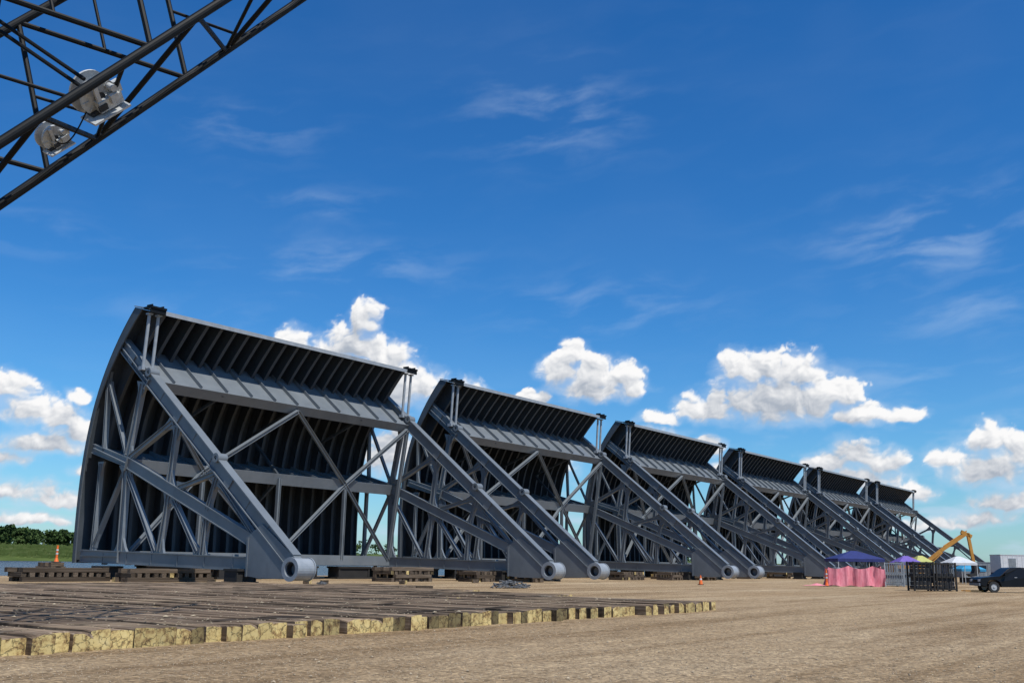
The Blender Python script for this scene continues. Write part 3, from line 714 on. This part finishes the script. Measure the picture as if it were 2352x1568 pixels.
add('wood_chips',me,kind='stuff',label="splinters and dirt scattered over the timber mat",cat="debris")

# ------------------------------------------------------------------ light
SUNL=Vector((-.10,-.50,.85)).normalized()
sun=bpy.data.lights.new('sun','SUN'); sun.energy=4.9; sun.angle=math.radians(.53); sun.color=(1,.955,.88)
so=bpy.data.objects.new('sun',sun); col.objects.link(so); so.rotation_euler=SUNL.to_track_quat('Z','Y').to_euler(); so.location=(0,0,60)
wd=bpy.data.worlds.new('World'); scene.world=wd; wd.use_nodes=True; nt=wd.node_tree; nt.nodes.clear(); L=nt.links.new
sky=N(nt,'ShaderNodeTexSky'); sky.sky_type='NISHITA'; sky.sun_disc=False; sky.sun_elevation=math.asin(SUNL.z); sky.sun_rotation=math.atan2(SUNL.x,SUNL.y); sky.ozone_density=1.5; sky.dust_density=.4; sky.air_density=1.0
tc=N(nt,'ShaderNodeTexCoord'); sx=N(nt,'ShaderNodeSeparateXYZ'); L(tc.outputs['Generated'],sx.inputs[0])
tint=ramp(nt,[(0,(.50,.78,1.0)),(.10,(.33,.69,1.0)),(.25,(.18,.58,.98)),(.5,(.14,.54,.97)),(1,(.5,.8,1))]); L(sx.outputs[2],tint.inputs[0])
tm=N(nt,'ShaderNodeMix',data_type='RGBA',blend_type='MULTIPLY',inp={0:1.0}); L(sky.outputs[0],tm.inputs[6]); L(tint.outputs[0],tm.inputs[7])
bg=N(nt,'ShaderNodeBackground',inp={'Strength':.130}); L(tm.outputs[2],bg.inputs[0])
wo=nt.nodes.new('ShaderNodeOutputWorld'); L(bg.outputs[0],wo.inputs[0])

# ------------------------------------------------------------------ clouds: a distant layer computed from noise, lit from the sun side
def perlin(x,y,seed):
    rs=np.random.RandomState(seed); perm=rs.permutation(256); ang=rs.rand(256)*2*np.pi; gx,gy=np.cos(ang),np.sin(ang)
    xi=np.floor(x).astype(int); yi=np.floor(y).astype(int); xf=x-xi; yf=y-yi
    u=xf*xf*xf*(xf*(xf*6-15)+10); v=yf*yf*yf*(yf*(yf*6-15)+10)
    def g(ix,iy,dx,dy):
        h=perm[(perm[ix&255]+iy)&255]; return gx[h]*dx+gy[h]*dy
    a=g(xi,yi,xf,yf); b=g(xi+1,yi,xf-1,yf); c=g(xi,yi+1,xf,yf-1); d=g(xi+1,yi+1,xf-1,yf-1)
    return (a*(1-u)+b*u)*(1-v)+(c*(1-u)+d*u)*v
def fbm(x,y,o,seed,gain=.5,bil=False):
    r=0;a=1;s=0
    for k in range(o):
        n=perlin(x*2**k+k*17.3,y*2**k+k*9.1,seed+k)*1.5
        r=r+a*(np.sqrt(n*n+.004) if bil else n); s+=a; a*=gain
    return r/s
def sst(x,a,b):
    t=np.clip((x-a)/(b-a),0,1); return t*t*(3-2*t)
NA,NE=1180,520
AZ,EL=np.meshgrid(np.linspace(-37,37,NA),np.linspace(-1.2,31,NE))
BL=[(-8.3,12.9,.85,1.2),(-8.8,11.5,1.4,1.3),(-10.3,10.8,1.3,1.1),(-12.2,11.5,1.0,.9),(-6.9,10.6,1.5,1.2),(-5.2,9.4,1.5,1.1),(-2.6,9.1,1.3,.8),(-9,9.2,4.2,1.9),(.9,8.8,1.1,.45),
 (3.4,11.2,.75,.85),(2.6,10.3,1.1,.95),(4.7,10.2,1.4,1.1),(6.2,10.1,1.1,.85),(6.8,9.5,.8,.6),(4.6,9.4,2.5,.85),
 (12.5,10.4,1.3,1.1),(14.1,10.3,1.2,1.1),(15.8,10.1,1.4,1.15),(17.7,8.9,1.3,1.0),(14.4,8.6,3.4,1.5),(10.4,8.2,1.4,.8),(18.6,7.8,1.7,.6),(8.0,7.9,1.0,.4),
 (7.6,6.8,1.3,.6),(8.6,6.3,1.0,.6),(10.8,6.2,.7,.6),(18.2,5.8,1.15,.9),(16.9,5.4,1.25,.8),(19.4,5.4,1.35,.75),(18.3,4.5,2.4,.9),(20.4,3.7,1.6,.5),(21.0,7.7,.9,.4),
 (24.8,6.2,1.15,.95),(26.3,5.6,1.4,1.0),(22.8,5.4,1.25,.75),(24.6,4.8,2.5,1.0),(24.9,3.3,1.6,.65),(24.2,2.5,1.6,.5),(27,3.4,1.6,.8),
 (-26,8.1,1.3,.95),(-24.9,7.1,1.6,1.0),(-23.2,6.8,1.3,.75),(-22.3,6.1,1.5,.65),(-24.2,5.5,2.2,.65),(-25.9,4.7,1.4,.45),(-25.2,3.2,2.5,.6),(-23.0,2.7,2.1,.45),(-6.6,5.6,1.6,1.4),(-13,4.5,3,1.2),(1.5,5.2,2,1.1),
 (-30,5,2.5,1.2),(-32,9,2,1.2),(31,7,2.5,1.5),(33,4,2.5,1),(-22.6,8.0,.6,.4),(12,4.8,1.5,.7),(21.5,2.2,2.2,.4),(-21.5,4.2,1.2,.35),(-24.5,1.8,2.5,.35)]
wx=AZ+.60*fbm(AZ*.7,EL*.7,3,101); wy=EL+.40*fbm(AZ*.7+40,EL*.7,3,111)
S=np.zeros_like(AZ)
for (a,e,rx,ry) in BL:
    dx=(wx-a)/rx; dy=(wy-e)/ry; dy=np.where(dy<0,dy*1.30,dy); S+=np.exp(-7*np.sqrt(dx*dx+dy*dy))
base_=1+np.log(S+1e-30)/7
bil=fbm(wx*.75,wy*.85,6,200,.52,True); bil=(bil-bil.mean())/bil.std()
fb=fbm(AZ*2.4,EL*2.6,5,300,.6)
Dn=base_+.13+.15*bil+.16*fb
def sh(A,dr,dc): return np.roll(np.roll(A,-dr,0),-dc,1)
# lower edges evaporate: softness grows where there is cloud just above
above=np.clip(sh(base_,10,0)-base_,-1,1)
low_el=sst(EL,9.5,4.0)
soft=.24+.42*sst(fbm(AZ*.45,EL*.45,2,400),-.25,.5)+.60*sst(above,.0,.35)+.22*low_el
T=np.clip(Dn,0,1.2)
tau=0
for k in range(1,18): tau=tau+sh(T,3*k,k)*.19
Dsm=base_*.6+.14*bil
rel=(Dsm-sh(Dsm,6,3))
fr_=(.15*bil+.10*fb); fr_=fr_-sh(fr_,2,1)
LT=np.clip(.12+.86*np.exp(-1.0*tau)+.45*rel+.5*fr_,0,1)
alpha=sst(Dn,0,1*soft)
shade=np.array([.40,.45,.53]); white=np.array([.97,.965,.965])
Lc=(LT**1.1)[...,None]; C=shade*(1-Lc)+white*Lc
haze=sst(fbm(AZ*.20,EL*.75,5,500,.55),-.02,.45)*sst(EL,10.5,1.0)*.55
veil=sst(base_+.40*fbm(AZ*.8,EL*1.4,5,550,.6),-.45,.25)*.36
CI=[(2.2,24.3,5,2.4,.7),(-15.3,22.6,4.5,1.3,.55),(-11.5,19.0,4.5,.9,.5),(-9.8,15.6,6.5,1.6,.75),(5.5,13.8,6,1.8,.6),(23,16.8,6,2.6,.9),(24.4,13.0,6,1.5,.6),(-25,16,4,1.2,.45),(-17,12.5,5,1.0,.45),(20,9.5,9,1.2,.6)]
env=np.zeros_like(AZ)
for (a,e,rx,ry,k) in CI: env=np.maximum(env,k*np.exp(-(((AZ-a)/rx)**2+((EL-e)/ry)**2)*1.3))
ca,sa=math.cos(math.radians(6)),math.sin(math.radians(6))
cx=AZ*ca+EL*sa; cy=-AZ*sa+EL*ca
cy=cy+.9*fbm(cx*.16,cy*.3,3,600); st=fbm(cx*.18,cy*.75,7,700,.55)
ci=np.clip((env+.03),0,1)*sst(st,-.15,.65)*.42+.015*sst(fbm(AZ*.08,EL*.16,3,800),-.2,.4)
ca_=1-(1-np.clip(ci,0,1))*(1-haze)*(1-veil)
ccol=np.array([.56,.70,.88])
A_=alpha+(1-alpha)*ca_
RGB=(C*alpha[...,None]+ccol*((1-alpha)*ca_)[...,None])/np.maximum(A_,1e-4)[...,None]
Rr=9000.0
a_r=np.radians(AZ); e_r=np.radians(EL)
lx=np.sin(a_r)*np.cos(e_r); ly=np.cos(a_r)*np.cos(e_r); lz=np.sin(e_r)
X=CAM.x+Rr*(SP*lx+CP*ly); Y=CAM.y+Rr*(-CP*lx+SP*ly); Z=1.6+Rr*lz
co_=np.stack([X,Y,Z],-1).reshape(-1,3).astype(np.float32)
me=bpy.data.meshes.new('sky'); nvt=NA*NE; nq=(NA-1)*(NE-1)
me.vertices.add(nvt); me.vertices.foreach_set('co',co_.ravel())
idx=np.arange(nvt).reshape(NE,NA); q=np.stack([idx[:-1,:-1],idx[:-1,1:],idx[1:,1:],idx[1:,:-1]],-1).reshape(-1)
me.loops.add(nq*4); me.loops.foreach_set('vertex_index',q.astype(np.int32))
me.polygons.add(nq); me.polygons.foreach_set('loop_start',np.arange(0,nq*4,4,dtype=np.int32))
me.update(calc_edges=True)
at=me.color_attributes.new('cloud','FLOAT_COLOR','POINT')
at.data.foreach_set('color',np.concatenate([RGB,A_[...,None]],-1).reshape(-1).astype(np.float32))
m=bpy.data.materials.new('cloud_layer'); m.use_nodes=True; nt=m.node_tree; nt.nodes.clear(); L=nt.links.new
at_=N(nt,'ShaderNodeAttribute',attribute_name='cloud'); em=N(nt,'ShaderNodeEmission',inp={'Strength':1.0}); L(at_.outputs['Color'],em.inputs[0])
tp=nt.nodes.new('ShaderNodeBsdfTransparent'); mx=nt.nodes.new('ShaderNodeMixShader'); L(at_.outputs['Alpha'],mx.inputs[0]); L(tp.outputs[0],mx.inputs[1]); L(em.outputs[0],mx.inputs[2])
ou=nt.nodes.new('ShaderNodeOutputMaterial'); L(mx.outputs[0],ou.inputs[0])
try: m.cycles.emission_sampling='NONE'
except Exception: pass
me.materials.append(m)
add('sky',me,kind='structure')

# ------------------------------------------------------------------ camera
f,p,r=2401.0,.2094,.0148
c,s=math.cos(p),math.sin(p); cr_,sr_=math.cos(r),math.sin(r)
rt=Vector((1,0,0)); up=Vector((0,-s,c)); fw=Vector((0,c,s))
r2=rt*cr_+up*sr_; u_2=up*cr_-rt*sr_
rw,uw,fwd=cw(r2).normalized(),cw(u_2).normalized(),cw(fw).normalized()
cam=bpy.data.cameras.new('camera'); cam.sensor_width=36; cam.lens=f/2352*36; cam.clip_end=20000; cam.clip_start=.1
co=bpy.data.objects.new('camera',cam); col.objects.link(co)
M=Matrix(((rw.x,uw.x,-fwd.x,CAM.x),(rw.y,uw.y,-fwd.y,CAM.y),(rw.z,uw.z,-fwd.z,CAM.z),(0,0,0,1)))
co.matrix_world=M; scene.camera=co
scene.view_settings.view_transform='Standard'; scene.view_settings.look='None'; scene.view_settings.exposure=0
